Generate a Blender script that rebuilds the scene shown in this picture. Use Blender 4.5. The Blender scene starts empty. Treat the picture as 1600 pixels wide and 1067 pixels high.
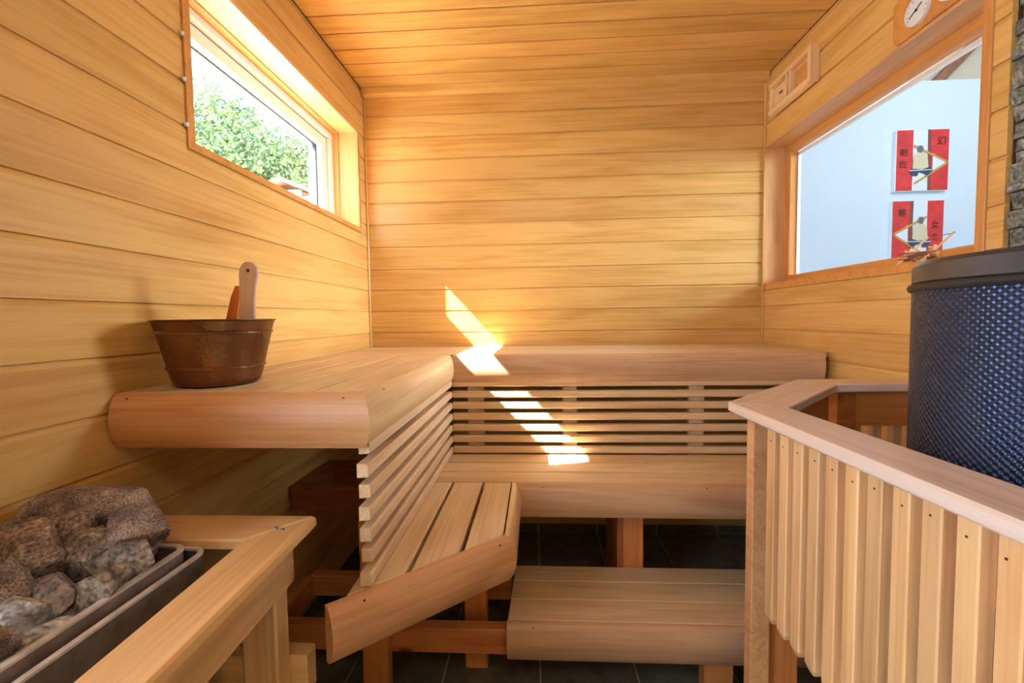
import bpy, bmesh, math, random
from mathutils import Vector, Matrix, noise
SC = bpy.context.scene
COL = SC.collection
random.seed(7)
PI = math.pi
H = 1.16                      # height of the eye above the floor; heights below are written from the eye
XL, XR, YB, YF = -0.898, 1.168, 2.381, -1.35
ZC, ZF = 1.2035, -1.16

# ------------------------------------------------------------------ camera, sky, sun, exposure
def camera():
    yaw, pitch, roll = -0.0543, -0.0519, -0.0133
    cy, sy, cp, sp = math.cos(yaw), math.sin(yaw), math.cos(pitch), math.sin(pitch)
    f = Vector((sy*cp, cy*cp, sp)); r = Vector((cy, -sy, 0)); u = r.cross(f)
    cr, sr = math.cos(roll), math.sin(roll)
    r2 = cr*r + sr*u; u2 = -sr*r + cr*u
    cd = bpy.data.cameras.new('camera'); cd.lens = 700/1600*36; cd.sensor_width = 36; cd.clip_start = 0.02
    o = bpy.data.objects.new('camera', cd); COL.objects.link(o)
    m = Matrix((r2, u2, -f)).transposed().to_4x4(); m.translation = (0, 0, H)
    o.matrix_world = m; SC.camera = o
camera()

w = bpy.data.worlds.new('sky'); SC.world = w; w.use_nodes = True
nt = w.node_tree; bg = nt.nodes['Background']
tc = nt.nodes.new('ShaderNodeTexCoord'); sep = nt.nodes.new('ShaderNodeSeparateXYZ'); rmp = nt.nodes.new('ShaderNodeValToRGB')
nt.links.new(tc.outputs['Generated'], sep.inputs[0]); nt.links.new(sep.outputs['Z'], rmp.inputs[0]); nt.links.new(rmp.outputs[0], bg.inputs[0])
rmp.color_ramp.elements[0].color = (0.93, 0.96, 1.0, 1); rmp.color_ramp.elements[1].color = (0.50, 0.70, 1.0, 1)
rmp.color_ramp.elements[0].position = 0.15
bg.inputs[1].default_value = 7.0

def lamp(name, kind, loc, direction, energy, color=(1, 1, 1), **kw):
    d = bpy.data.lights.new(name, kind); d.energy = energy; d.color = color
    for k, v in kw.items(): setattr(d, k, v)
    o = bpy.data.objects.new(name, d); COL.objects.link(o)
    o.location = (loc[0], loc[1], loc[2]+H)
    o.rotation_euler = Vector(direction).to_track_quat('-Z', 'Y').to_euler()
    return o
lamp('sun', 'SUN', (-5, 0, 5), (1.0, 0.30, -1.10), 80.0, (1, 0.95, 0.88), angle=0.009)
# daylight entering through the glazed door to the left behind the camera, then added unseen fill lights for the sauna and the next room
lamp('door_daylight', 'AREA', (XL-0.32, -0.40, -0.05), (1, 0.0, 0.0), 46.0, (0.70, 0.84, 1.0), shape='RECTANGLE', size=1.05, size_y=1.7)
lamp('sauna_fill', 'AREA', (0.15, -0.65, 1.13), (0, 0.25, -1), 7.0, (1.0, 0.93, 0.82), shape='RECTANGLE', size=0.9, size_y=0.5)  # added fill light out of view, no fitting behind it
lamp('next_room_fill', 'AREA', (3.4, 2.2, 2.3), (0.1, 1, -0.9), 44.0, (0.78, 0.89, 1.0), shape='RECTANGLE', size=1.6, size_y=1.2)  # added unseen light that brightens the far wall and paintings
lamp('right_window_fill', 'AREA', (3.1, 1.6, 0.75), (-1, 0.05, -0.22), 62.0, (0.84, 0.92, 1.0), shape='RECTANGLE', size=1.4, size_y=1.1, spread=1.75)  # added unseen light shining through the right window into the sauna
SC.view_settings.view_transform = 'Standard'; SC.view_settings.look = 'None'
SC.view_settings.exposure = 0.18; SC.view_settings.gamma = 1; SC.view_settings.use_curve_mapping = False

# ------------------------------------------------------------------ materials
def s2l(c):
    return tuple(((x/255)/12.92 if x/255 <= 0.04045 else ((x/255+0.055)/1.055)**2.4) for x in c) + (1,)
def newmat(name):
    m = bpy.data.materials.new(name); m.use_nodes = True
    return m, m.node_tree.nodes, m.node_tree.links, m.node_tree.nodes['Principled BSDF']
def wood(name, light, dark, rough=0.45, vary=0.12, knots=0.0, grain=1.0, coat=0.0, blotch=0.35):
    m, N, L, P = newmat(name)
    tc = N.new('ShaderNodeTexCoord'); oi = N.new('ShaderNodeObjectInfo')
    mul = N.new('ShaderNodeMath'); mul.operation = 'MULTIPLY'; mul.inputs[1].default_value = 37.0
    L.new(oi.outputs['Random'], mul.inputs[0])
    add = N.new('ShaderNodeVectorMath'); add.operation = 'ADD'
    cmb = N.new('ShaderNodeCombineXYZ'); L.new(mul.outputs[0], cmb.inputs[0]); L.new(mul.outputs[0], cmb.inputs[1])
    L.new(tc.outputs['Object'], add.inputs[0]); L.new(cmb.outputs[0], add.inputs[1])
    def nz(scale, sc, detail, dist=0.0):
        mp = N.new('ShaderNodeMapping'); mp.inputs['Scale'].default_value = scale
        L.new(add.outputs[0], mp.inputs[0])
        n = N.new('ShaderNodeTexNoise'); n.inputs['Scale'].default_value = sc; n.inputs['Detail'].default_value = detail
        n.inputs['Distortion'].default_value = dist
        L.new(mp.outputs[0], n.inputs[0]); return n.outputs['Fac']
    figure = nz((0.9, 7, 7), 2.2*grain, 4, 1.2)
    streak = nz((1.2, 55, 55), 2.5*grain, 5, 0.3)
    cloud = nz((1, 2.2, 2.2), 1.7, 2)
    def math_(op, a, b):
        n = N.new('ShaderNodeMath'); n.operation = op
        for i, v in ((0, a), (1, b)):
            if isinstance(v, (int, float)): n.inputs[i].default_value = v
            else: L.new(v, n.inputs[i])
        return n.outputs[0]
    f = math_('ADD', math_('MULTIPLY', figure, 0.85), math_('MULTIPLY', streak, 0.60))
    f = math_('ADD', f, math_('MULTIPLY', cloud, blotch))
    r = N.new('ShaderNodeValToRGB'); L.new(f, r.inputs[0])
    r.color_ramp.elements[0].position = 0.58; r.color_ramp.elements[0].color = s2l(dark)
    r.color_ramp.elements[1].position = 1.0; r.color_ramp.elements[1].color = s2l(light)
    hsv = N.new('ShaderNodeHueSaturation')
    v = math_('ADD', math_('MULTIPLY', oi.outputs['Random'], 2*vary), 1-vary)
    L.new(v, hsv.inputs['Value']); L.new(r.outputs[0], hsv.inputs['Color'])
    hv = math_('ADD', math_('MULTIPLY', math_('FRACT', math_('MULTIPLY', oi.outputs['Random'], 91.7), 0), 0.006), 0.497)
    L.new(hv, hsv.inputs['Hue'])
    col = hsv.outputs[0]
    if knots:
        mp = N.new('ShaderNodeMapping'); mp.inputs['Scale'].default_value = (3.2, 6.5, 6.5); L.new(add.outputs[0], mp.inputs[0])
        vo = N.new('ShaderNodeTexVoronoi'); vo.inputs['Scale'].default_value = 1.0; L.new(mp.outputs[0], vo.inputs[0])
        kr = N.new('ShaderNodeValToRGB'); L.new(vo.outputs['Distance'], kr.inputs[0])
        kr.color_ramp.elements[0].position = knots*0.5; kr.color_ramp.elements[0].color = (0.28, 0.14, 0.06, 1)
        kr.color_ramp.elements[1].position = knots; kr.color_ramp.elements[1].color = (1, 1, 1, 1)
        mx = N.new('ShaderNodeMixRGB'); mx.blend_type = 'MULTIPLY'; mx.inputs[0].default_value = 0.85
        L.new(col, mx.inputs[1]); L.new(kr.outputs[0], mx.inputs[2]); col = mx.outputs[0]
    L.new(col, P.inputs['Base Color']); P.inputs['Roughness'].default_value = rough
    P.inputs['Coat Weight'].default_value = coat; P.inputs['Coat Roughness'].default_value = 0.25
    b = N.new('ShaderNodeBump'); b.inputs['Strength'].default_value = 0.10; b.inputs['Distance'].default_value = 0.002
    L.new(streak, b.inputs['Height']); L.new(b.outputs[0], P.inputs['Normal'])
    return m
def plain(name, c, rough=0.5, metal=0.0, noise_amt=0.0, nscale=20, bump=0.0):
    m, N, L, P = newmat(name)
    P.inputs['Base Color'].default_value = s2l(c); P.inputs['Roughness'].default_value = rough; P.inputs['Metallic'].default_value = metal
    if noise_amt or bump:
        tc = N.new('ShaderNodeTexCoord'); n = N.new('ShaderNodeTexNoise'); n.inputs['Scale'].default_value = nscale; n.inputs['Detail'].default_value = 6
        L.new(tc.outputs['Object'], n.inputs[0])
        if noise_amt:
            r = N.new('ShaderNodeValToRGB'); L.new(n.outputs['Fac'], r.inputs[0])
            r.color_ramp.elements[0].position = 0.3; r.color_ramp.elements[1].position = 0.7
            r.color_ramp.elements[0].color = tuple(x*(1-noise_amt) for x in s2l(c)[:3])+(1,)
            r.color_ramp.elements[1].color = tuple(min(1, x*(1+noise_amt)) for x in s2l(c)[:3])+(1,)
            L.new(r.outputs[0], P.inputs['Base Color'])
        if bump:
            b = N.new('ShaderNodeBump'); b.inputs['Strength'].default_value = bump; b.inputs['Distance'].default_value = 0.003
            L.new(n.outputs['Fac'], b.inputs['Height']); L.new(b.outputs[0], P.inputs['Normal'])
    return m

M = {}
M['wall'] = wood('honey wall boards', (224, 179, 108), (192, 139, 68), 0.34, 0.06, grain=0.8, coat=0.15)
M['ceil'] = wood('ceiling boards', (222, 176, 104), (188, 134, 64), 0.36, 0.06, grain=0.8, coat=0.12)
M['bench'] = wood('bench boards', (224, 196, 156), (196, 160, 118), 0.5, 0.06, grain=1.0)
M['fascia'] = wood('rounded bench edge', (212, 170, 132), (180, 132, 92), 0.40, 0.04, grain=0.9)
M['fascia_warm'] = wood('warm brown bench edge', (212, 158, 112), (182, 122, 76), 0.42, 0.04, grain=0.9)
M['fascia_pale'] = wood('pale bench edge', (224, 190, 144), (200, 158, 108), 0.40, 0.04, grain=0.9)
M['slat'] = wood('backrest slats', (228, 196, 156), (202, 162, 120), 0.5, 0.05)
M['frame'] = wood('pine frame', (222, 148, 84), (186, 102, 48), 0.5, 0.06, knots=0.10)
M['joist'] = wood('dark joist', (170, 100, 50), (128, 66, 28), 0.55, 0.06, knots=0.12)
M['rail'] = wood('guard top rail', (228, 204, 188), (200, 168, 150), 0.34, 0.04, knots=0.045, grain=0.8)
M['rail_light'] = wood('stove guard rail', (232, 188, 134), (204, 152, 96), 0.40, 0.06, grain=0.8)
M['postwood'] = wood('guard post', (222, 164, 110), (188, 118, 66), 0.42, 0.04, knots=0.07)
M['baluster'] = wood('baluster', (228, 180, 126), (196, 134, 80), 0.42, 0.12, grain=0.8)
M['apron'] = wood('guard apron', (206, 128, 66), (168, 92, 40), 0.45, 0.05)
M['casing'] = wood('window casing', (216, 154, 84), (188, 120, 52), 0.4, 0.04)
M['reveal'] = wood('window reveal', (232, 178, 120), (206, 146, 92), 0.42, 0.05)
M['vent'] = wood('vent wood', (240, 204, 156), (222, 172, 118), 0.5, 0.06)
M['white'] = plain('white window paint', (236, 236, 232), 0.35)
M['gasket'] = plain('gasket', (50, 55, 60), 0.6)
M['grout'] = plain('grout', (196, 190, 164), 0.8, 0, 0.2, 30)
M['backing'] = plain('dark backing', (110, 66, 30), 0.8)
M['darkmetal'] = plain('dark stove metal', (120, 112, 108), 0.45, 0.4, 0.25, 30)
M['tray'] = plain('worn stone tray metal', (150, 132, 124), 0.45, 0.35, 0.3, 25)
M['tray_in'] = plain('tray inside', (34, 32, 30), 0.7, 0.3)
M['steel'] = plain('steel', (150, 155, 160), 0.3, 0.9)
M['nail'] = plain('nail', (90, 66, 50), 0.5, 0.5)
M['plaster'] = plain('white plaster', (226, 236, 244), 0.7)
M['beige'] = plain('beige plaster', (226, 208, 184), 0.8)
M['beam'] = plain('brown beam', (150, 100, 76), 0.7, 0, 0.3, 25)
M['ground'] = plain('pale paving', (226, 220, 206), 0.9, 0, 0.1, 3)
M['canvas'] = plain('canvas white', (236, 240, 244), 0.7)
M['red'] = plain('red paint', (226, 48, 52), 0.6, 0, 0.18, 12)
M['gold'] = plain('gold paint', (206, 158, 70), 0.5)
M['ink'] = plain('dark ink', (70, 24, 28), 0.7)
M['navy'] = plain('navy paint', (46, 66, 92), 0.7)
M['shirt'] = plain('sand paint', (226, 210, 172), 0.7)
M['maroon'] = plain('maroon paint', (136, 72, 66), 0.7)
M['hairgrey'] = plain('grey paint', (112, 110, 110), 0.7)
M['dial'] = plain('dial face', (236, 238, 240), 0.3)
M['black'] = plain('black', (24, 24, 26), 0.5)
M['bark'] = plain('bark', (104, 84, 62), 0.9, 0, 0.3, 12)

# slate floor
m, N, L, P = newmat('slate tile'); M['tile'] = m
tc = N.new('ShaderNodeTexCoord'); n = N.new('ShaderNodeTexNoise'); n.inputs['Scale'].default_value = 14; n.inputs['Detail'].default_value = 10; n.inputs['Roughness'].default_value = 0.7
oi = N.new('ShaderNodeObjectInfo'); n.noise_dimensions = '4D'; mm = N.new('ShaderNodeMath'); mm.operation = 'MULTIPLY'; mm.inputs[1].default_value = 50
L.new(oi.outputs['Random'], mm.inputs[0]); L.new(mm.outputs[0], n.inputs['W']); L.new(tc.outputs['Object'], n.inputs['Vector'])
r = N.new('ShaderNodeValToRGB'); L.new(n.outputs['Fac'], r.inputs[0])
r.color_ramp.elements[0].position = 0.3; r.color_ramp.elements[0].color = s2l((62, 66, 58)); r.color_ramp.elements[1].position = 0.72; r.color_ramp.elements[1].color = s2l((122, 122, 106))
L.new(r.outputs[0], P.inputs['Base Color']); P.inputs['Roughness'].default_value = 0.42
b = N.new('ShaderNodeBump'); b.inputs['Strength'].default_value = 0.35; b.inputs['Distance'].default_value = 0.003; L.new(n.outputs['Fac'], b.inputs['Height']); L.new(b.outputs[0], P.inputs['Normal'])

def rockmat(name, a, bcol, c, speck=180.0, ash=0.0):
    m, N, L, P = newmat(name)
    tc = N.new('ShaderNodeTexCoord')
    n1 = N.new('ShaderNodeTexNoise'); n1.inputs['Scale'].default_value = 22; n1.inputs['Detail'].default_value = 8
    n2 = N.new('ShaderNodeTexNoise'); n2.inputs['Scale'].default_value = speck*2; n2.inputs['Detail'].default_value = 3
    L.new(tc.outputs['Object'], n1.inputs[0]); L.new(tc.outputs['Object'], n2.inputs[0])
    r = N.new('ShaderNodeValToRGB'); L.new(n1.outputs['Fac'], r.inputs[0])
    r.color_ramp.elements[0].position = 0.32; r.color_ramp.elements[0].color = s2l(a); r.color_ramp.elements[1].position = 0.68; r.color_ramp.elements[1].color = s2l(c)
    e = r.color_ramp.elements.new(0.5); e.color = s2l(bcol)
    mx = N.new('ShaderNodeMixRGB'); mx.blend_type = 'OVERLAY'; mx.inputs[0].default_value = 0.55
    r2 = N.new('ShaderNodeValToRGB'); L.new(n2.outputs['Fac'], r2.inputs[0]); r2.color_ramp.elements[0].position = 0.35; r2.color_ramp.elements[1].position = 0.65
    L.new(r.outputs[0], mx.inputs[1]); L.new(r2.outputs[0], mx.inputs[2]); L.new(mx.outputs[0], P.inputs['Base Color'])
    P.inputs['Roughness'].default_value = 0.9
    b = N.new('ShaderNodeBump'); b.inputs['Strength'].default_value = 0.7; b.inputs['Distance'].default_value = 0.003
    L.new(n2.outputs['Fac'], b.inputs['Height']); L.new(b.outputs[0], P.inputs['Normal'])
    return m
M['rock_brown'] = rockmat('brown stove stone', (94, 80, 76), (132, 116, 108), (176, 158, 146))
M['rock_warm'] = rockmat('warm stove stone', (98, 80, 72), (140, 118, 104), (184, 162, 142), 90)
M['rock_grey'] = rockmat('grey stove stone', (92, 84, 82), (136, 124, 116), (176, 164, 150), 70)
M['rock_ash'] = rockmat('ashy stove stone', (120, 116, 114), (164, 160, 156), (206, 204, 200), 60)
M['ledge'] = rockmat('ledge stone', (84, 86, 82), (122, 124, 116), (160, 158, 146), 60)

# embossed black jacket of the tall heater: u round the drum, v up it
m, N, L, P = newmat('embossed black metal'); M['emboss'] = m
uv = N.new('ShaderNodeUVMap'); sp = N.new('ShaderNodeSeparateXYZ'); L.new(uv.outputs[0], sp.inputs[0])
def mt(op, a, b=None):
    n = N.new('ShaderNodeMath'); n.operation = op
    for i, v in ((0, a), (1, b)):
        if v is None: continue
        if isinstance(v, (int, float)): n.inputs[i].default_value = v
        else: L.new(v, n.inputs[i])
    return n.outputs[0]
su = mt('SINE', mt('MULTIPLY', sp.outputs[0], 2*PI/0.0125)); sv = mt('SINE', mt('MULTIPLY', sp.outputs[1], 2*PI/0.0105))
hgt = mt('MULTIPLY', su, sv)
b = N.new('ShaderNodeBump'); b.inputs['Strength'].default_value = 0.8; b.inputs['Distance'].default_value = 0.0016
L.new(hgt, b.inputs['Height']); L.new(b.outputs[0], P.inputs['Normal'])
P.inputs['Base Color'].default_value = s2l((58, 70, 100)); P.inputs['Metallic'].default_value = 0.75; P.inputs['Roughness'].default_value = 0.33  # blue in the base colour stands for the reflected door daylight
# hammered copper of the bucket
m, N, L, P = newmat('hammered dark copper'); M['copper'] = m
tc = N.new('ShaderNodeTexCoord'); vo = N.new('ShaderNodeTexVoronoi'); vo.inputs['Scale'].default_value = 110; L.new(tc.outputs['Object'], vo.inputs[0])
n = N.new('ShaderNodeTexNoise'); n.inputs['Scale'].default_value = 14; n.inputs['Detail'].default_value = 6; L.new(tc.outputs['Object'], n.inputs[0])
r = N.new('ShaderNodeValToRGB'); L.new(n.outputs['Fac'], r.inputs[0]); r.color_ramp.elements[0].position = 0.3; r.color_ramp.elements[1].position = 0.75
r.color_ramp.elements[0].color = s2l((98, 66, 42)); r.color_ramp.elements[1].color = s2l((146, 102, 68))
L.new(r.outputs[0], P.inputs['Base Color']); P.inputs['Metallic'].default_value = 0.8; P.inputs['Roughness'].default_value = 0.36
b = N.new('ShaderNodeBump'); b.inputs['Strength'].default_value = 0.35; b.inputs['Distance'].default_value = 0.002; L.new(vo.outputs['Distance'], b.inputs['Height']); L.new(b.outputs[0], P.inputs['Normal'])
# glass
m, N, L, P = newmat('window glass'); M['glass'] = m
out = N['Material Output']; g = N.new('ShaderNodeBsdfGlossy'); t = N.new('ShaderNodeBsdfTransparent'); mx = N.new('ShaderNodeMixShader'); lw = N.new('ShaderNodeFresnel')
lw.inputs[0].default_value = 1.45; g.inputs['Roughness'].default_value = 0.02; t.inputs[0].default_value = (0.95, 0.98, 0.99, 1)
geo = N.new('ShaderNodeNewGeometry'); inv = N.new('ShaderNodeMath'); inv.operation = 'SUBTRACT'; inv.inputs[0].default_value = 1.0; L.new(geo.outputs['Backfacing'], inv.inputs[1])
fm = N.new('ShaderNodeMath'); fm.operation = 'MULTIPLY'; L.new(lw.outputs[0], fm.inputs[0]); L.new(inv.outputs[0], fm.inputs[1])
L.new(fm.outputs[0], mx.inputs[0]); L.new(t.outputs[0], mx.inputs[1]); L.new(g.outputs[0], mx.inputs[2]); L.new(mx.outputs[0], out.inputs['Surface'])
# leaves
m, N, L, P = newmat('leaves'); M['leaf'] = m
gi = N.new('ShaderNodeTexNoise'); gi.inputs['Scale'].default_value = 1.6; tc = N.new('ShaderNodeTexCoord'); L.new(tc.outputs['Object'], gi.inputs[0])
r = N.new('ShaderNodeValToRGB'); L.new(gi.outputs['Fac'], r.inputs[0]); r.color_ramp.elements[0].position = 0.35; r.color_ramp.elements[1].position = 0.7
r.color_ramp.elements[0].color = s2l((62, 92, 66)); r.color_ramp.elements[1].color = s2l((108, 134, 72)); L.new(r.outputs[0], P.inputs['Base Color'])
P.inputs['Roughness'].default_value = 0.6

# ------------------------------------------------------------------ building helpers
WM = {}                     # world matrix of every object made here
def link(name, me, mw, parent=None):
    o = bpy.data.objects.new(name, me); COL.objects.link(o)
    WM[o.name] = mw
    if parent is not None:
        o.parent = parent; o.matrix_basis = WM[parent.name].inverted() @ mw
    else:
        o.matrix_basis = mw
    return o
def mesh(vs, fs, mat, key=None, smooth=False, bevel=0.0):
    me = bpy.data.meshes.new('m')
    if bevel:
        bm = bmesh.new(); bv = [bm.verts.new(v) for v in vs]
        for f in fs: bm.faces.new([bv[i] for i in f])
        bmesh.ops.recalc_face_normals(bm, faces=bm.faces)
        bmesh.ops.bevel(bm, geom=[e for e in bm.edges if e.calc_face_angle(0) > 0.6], offset=bevel, segments=1, affect='EDGES')
        bm.to_mesh(me); bm.free()
    else:
        me.from_pydata([tuple(v) for v in vs], [], fs); me.validate(); me.update()
        bm = bmesh.new(); bm.from_mesh(me); bmesh.ops.recalc_face_normals(bm, faces=bm.faces); bm.to_mesh(me); bm.free()
    me.materials.append(M[mat] if isinstance(mat, str) else mat)
    if smooth:
        for p in me.polygons: p.use_smooth = True
    return me
def frame_mat(o, x, up=(0, 0, 1)):
    x = Vector(x).normalized(); z = Vector(up); z = (z - x*z.dot(x)).normalized(); y = z.cross(x)
    m = Matrix((x, y, z)).transposed().to_4x4(); m.translation = (o[0], o[1], o[2]+H)
    return m
CACHE = {}
def box(name, x0, x1, y0, y1, z0, z1, mat, parent=None, grain='x', bevel=0.0):
    """axis-aligned box in room coordinates; the mesh's own X axis follows the grain"""
    dx, dy, dz = x1-x0, y1-y0, z1-z0
    c = ((x0+x1)/2, (y0+y1)/2, (z0+z1)/2)
    if grain == 'x': mw = frame_mat(c, (1, 0, 0)); d = (dx, dy, dz)
    elif grain == 'y': mw = frame_mat(c, (0, 1, 0)); d = (dy, dx, dz)
    else: mw = frame_mat(c, (0, 0, 1), (0, 1, 0)); d = (dz, dx, dy)
    key = (tuple(round(v, 4) for v in d), mat, bevel)
    if key not in CACHE:
        a, b_, c_ = (v/2 for v in d)
        vs = [(i*a, j*b_, k*c_) for i in (-1, 1) for j in (-1, 1) for k in (-1, 1)]
        fs = [(0, 1, 3, 2), (4, 6, 7, 5), (0, 4, 5, 1), (2, 3, 7, 6), (0, 2, 6, 4), (1, 5, 7, 3)]
        CACHE[key] = mesh(vs, fs, mat, bevel=bevel)
    return link(name, CACHE[key], mw, parent)
def beam(name, a, b_, wd, ht, mat, parent=None, up=(0, 0, 1), bevel=0.0):
    a, b_ = Vector(a), Vector(b_); mid = (a+b_)/2; d = ((b_-a).length, wd, ht)
    key = (tuple(round(v, 4) for v in d), mat, bevel)
    if key not in CACHE:
        p, q, r_ = (v/2 for v in d)
        vs = [(i*p, j*q, k*r_) for i in (-1, 1) for j in (-1, 1) for k in (-1, 1)]
        fs = [(0, 1, 3, 2), (4, 6, 7, 5), (0, 4, 5, 1), (2, 3, 7, 6), (0, 2, 6, 4), (1, 5, 7, 3)]
        CACHE[key] = mesh(vs, fs, mat, bevel=bevel)
    return link(name, CACHE[key], frame_mat(mid, b_-a, up), parent)
def prism(name, prof, L0, L1, origin, xdir, up, mat, parent=None, m0=0.0, m1=0.0, smooth=False, bevel=0.0):
    """profile (y,z) swept along local X from L0+m0*y to L1+m1*y"""
    n = len(prof)
    vs = [(L0+m0*y, y, z) for y, z in prof] + [(L1+m1*y, y, z) for y, z in prof]
    fs = [(i, (i+1) % n, n+(i+1) % n, n+i) for i in range(n)] + [tuple(range(n))[::-1], tuple(range(n, 2*n))]
    return link(name, mesh(vs, fs, mat, smooth=False, bevel=bevel), frame_mat(origin, xdir, up), parent)
def slab(name, poly, z0, z1, xdir, mat, parent=None, bevel=0.0):
    """flat piece with an outline in plan, grain along xdir"""
    cx = sum(p[0] for p in poly)/len(poly); cy = sum(p[1] for p in poly)/len(poly)
    mw = frame_mat((cx, cy, z1), (xdir[0], xdir[1], 0)); inv = mw.inverted(); n = len(poly)
    vs = [inv @ Vector((p[0], p[1], z+H)) for z in (z0, z1) for p in poly]
    fs = [(i, (i+1) % n, n+(i+1) % n, n+i) for i in range(n)] + [tuple(range(n))[::-1], tuple(range(n, 2*n))]
    return link(name, mesh(vs, fs, mat, bevel=bevel), mw, parent)
def lathe(name, prof, c, mat, parent=None, seg=48, uv=False, axis=None, smooth=True):
    """prof: (radius, z) from bottom to top; c: centre (x,y,z from the eye)"""
    vs, fs, n = [], [], len(prof)
    for i in range(seg):
        a = 2*PI*i/seg
        for r_, z in prof: vs.append((r_*math.cos(a), r_*math.sin(a), z))
    for i in range(seg):
        j = (i+1) % seg
        for k in range(n-1): fs.append((i*n+k, j*n+k, j*n+k+1, i*n+k+1))
    me = bpy.data.meshes.new('m'); me.from_pydata(vs, [], fs)
    if uv:
        ul = me.uv_layers.new(name='UVMap'); R_ = prof[len(prof)//2][0]
        for p in me.polygons:
            i = p.index//(n-1)
            for li in p.loop_indices:
                vi = me.loops[li].vertex_index; s = vi//n
                if i == seg-1 and s == 0: s = seg
                ul.data[li].uv = (2*PI*s/seg*R_, vs[vi][2])
    else:
        bm = bmesh.new(); bm.from_mesh(me); bmesh.ops.remove_doubles(bm, verts=bm.verts, dist=1e-6); bm.to_mesh(me); bm.free()
    me.update(); me.materials.append(M[mat])
    if smooth:
        for p in me.polygons: p.use_smooth = True
        try: me.set_sharp_from_angle(angle=0.6)
        except Exception: pass
    mw = Matrix.Translation((c[0], c[1], c[2]+H)) if axis is None else frame_mat(c, axis[0], axis[1])
    return link(name, me, mw, parent)
def thing(name, loc, label, cat, group=None):
    o = bpy.data.objects.new(name, None); COL.objects.link(o); o.empty_display_size = 0.05
    mw = Matrix.Translation((loc[0], loc[1], loc[2]+H)); o.matrix_basis = mw; WM[o.name] = mw
    return tag(o, label, cat, group)
def tag(o, label, cat, group=None):
    o['label'] = label; o['category'] = cat
    if group: o['group'] = group
    return o
def struct(o): o['kind'] = 'structure'; return o
def multibox(name, boxes, mat, parent=None):
    vs, fs = [], []
    for x0, x1, y0, y1, z0, z1 in boxes:
        b0 = len(vs)
        vs += [(x, y, z+H) for x in (x0, x1) for y in (y0, y1) for z in (z0, z1)]
        fs += [tuple(b0+i for i in f) for f in ((0, 1, 3, 2), (4, 6, 7, 5), (0, 4, 5, 1), (2, 3, 7, 6), (0, 2, 6, 4), (1, 5, 7, 3))]
    return link(name, mesh(vs, fs, mat), Matrix.Identity(4), parent)

# ------------------------------------------------------------------ walls, floor, ceiling
BD = 0.014                                         # board thickness; the backing lies behind it
SEAMS = [1.2035, 1.190, 1.076, 0.963, 0.847, 0.731, 0.622, 0.508, 0.389, 0.270, 0.160, 0.046, -0.069, -0.188, -0.306, -0.422, -0.538, -0.654, -0.770, -0.886, -1.002, -1.110]
def board_prof(h):
    # a tongued cladding board: y towards the room, z up; top edge sloped back, bottom edge slightly eased
    return [(0, 0.0), (BD-0.001, 0.0), (BD, 0.0012), (BD, h-0.012), (BD-0.005, h-0.0005), (0.001, h-0.0005)]
def clad(parent, p0, xdir, length, z0, z1, mat='wall'):
    # the row starts at p0 and runs along xdir; the room lies on the local +y side
    return prism('board', board_prof(z1-z0), 0, length, (p0[0], p0[1], z0), xdir, (0, 0, 1), mat, parent)

WL0, WL1, WLz0, WLz1 = 1.150, 2.285, 0.468, 0.952         # opening of the left window
WR0, WR1, WRz0, WRz1 = 1.240, 2.381, 0.140, 0.845         # opening of the right window
LW = 0.30
wl = struct(multibox('wall_left', [(XL-0.24, XL-BD, YF, -0.95, ZF, ZC), (XL-0.24, XL-BD, -0.95, 0.15, 0.84, ZC), (XL-0.24, XL-BD, 0.15, WL0-0.013, ZF, ZC), (XL-0.24, XL-BD, WL1+0.013, YB+0.15, ZF, ZC),
        (XL-0.24, XL-BD, WL0-0.013, WL1+0.013, ZF, WLz0-0.011), (XL-0.24, XL-BD, WL0-0.013, WL1+0.013, WLz1+0.013, ZC)], 'backing'))
wb = struct(multibox('wall_back', [(XL-0.16, XR+0.02, YB+BD, YB+0.15, ZF, ZC)], 'backing'))
WRB = 1.197                                                 # the boards of the right wall end here, stone begins
wr = struct(multibox('wall_right', [(XR+BD, XR+0.115, WRB, WR0, ZF, ZC), (XR+BD, XR+0.115, WR0, WR1, ZF, WRz0-0.013), (XR+BD, XR+0.115, WR0, WR1, WRz1+0.007, ZC),
        (XR+BD, XR+0.115, WR1+0.005, YB+0.15, ZF, ZC)], 'backing'))
for i in range(len(SEAMS)-1):
    z1, z0 = SEAMS[i], SEAMS[i+1]
    # left wall: local x = -Y so that local +y points into the room (+X)
    def left_row(a, b_, lo, hi):
        if b_-a > 0.01 and hi-lo > 0.012: clad(wl, (XL-BD, b_), (0, -1, 0), b_-a, lo, hi)
    if z1 > 0.84 and z0 < 0.84: left_row(-0.95, 0.15, 0.84, z1)
    if z0 >= 0.84: left_row(-0.95, 0.15, z0, z1)
    left_row(YF, -0.95, z0, z1)
    if z1 > WLz0 and z0 < WLz1:
        left_row(0.15, WL0-0.012, z0, z1); left_row(WL1+0.0, YB, z0, z1)
        if z0 < WLz0: left_row(WL0-0.012, WL1, z0, WLz0-0.012)
        if z1 > WLz1: left_row(WL0-0.012, WL1, WLz1, z1)
    else: left_row(0.15, YB, z0, z1)
    clad(wb, (XR, YB+BD), (-1, 0, 0), XR-XL, z0, z1)
    def right_row(a, b_, lo, hi):
        if b_-a > 0.01 and hi-lo > 0.012: clad(wr, (XR+BD, a), (0, 1, 0), b_-a, lo, hi)
    if z1 > WRz0 and z0 < WRz1:
        right_row(WRB, WR0, z0, z1)
        if z0 < WRz0: right_row(WR0, YB, z0, WRz0-0.004)
        if z1 > WRz1: right_row(WR0, YB, WRz1, z1)
    else: right_row(WRB, YB, z0, z1)
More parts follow.
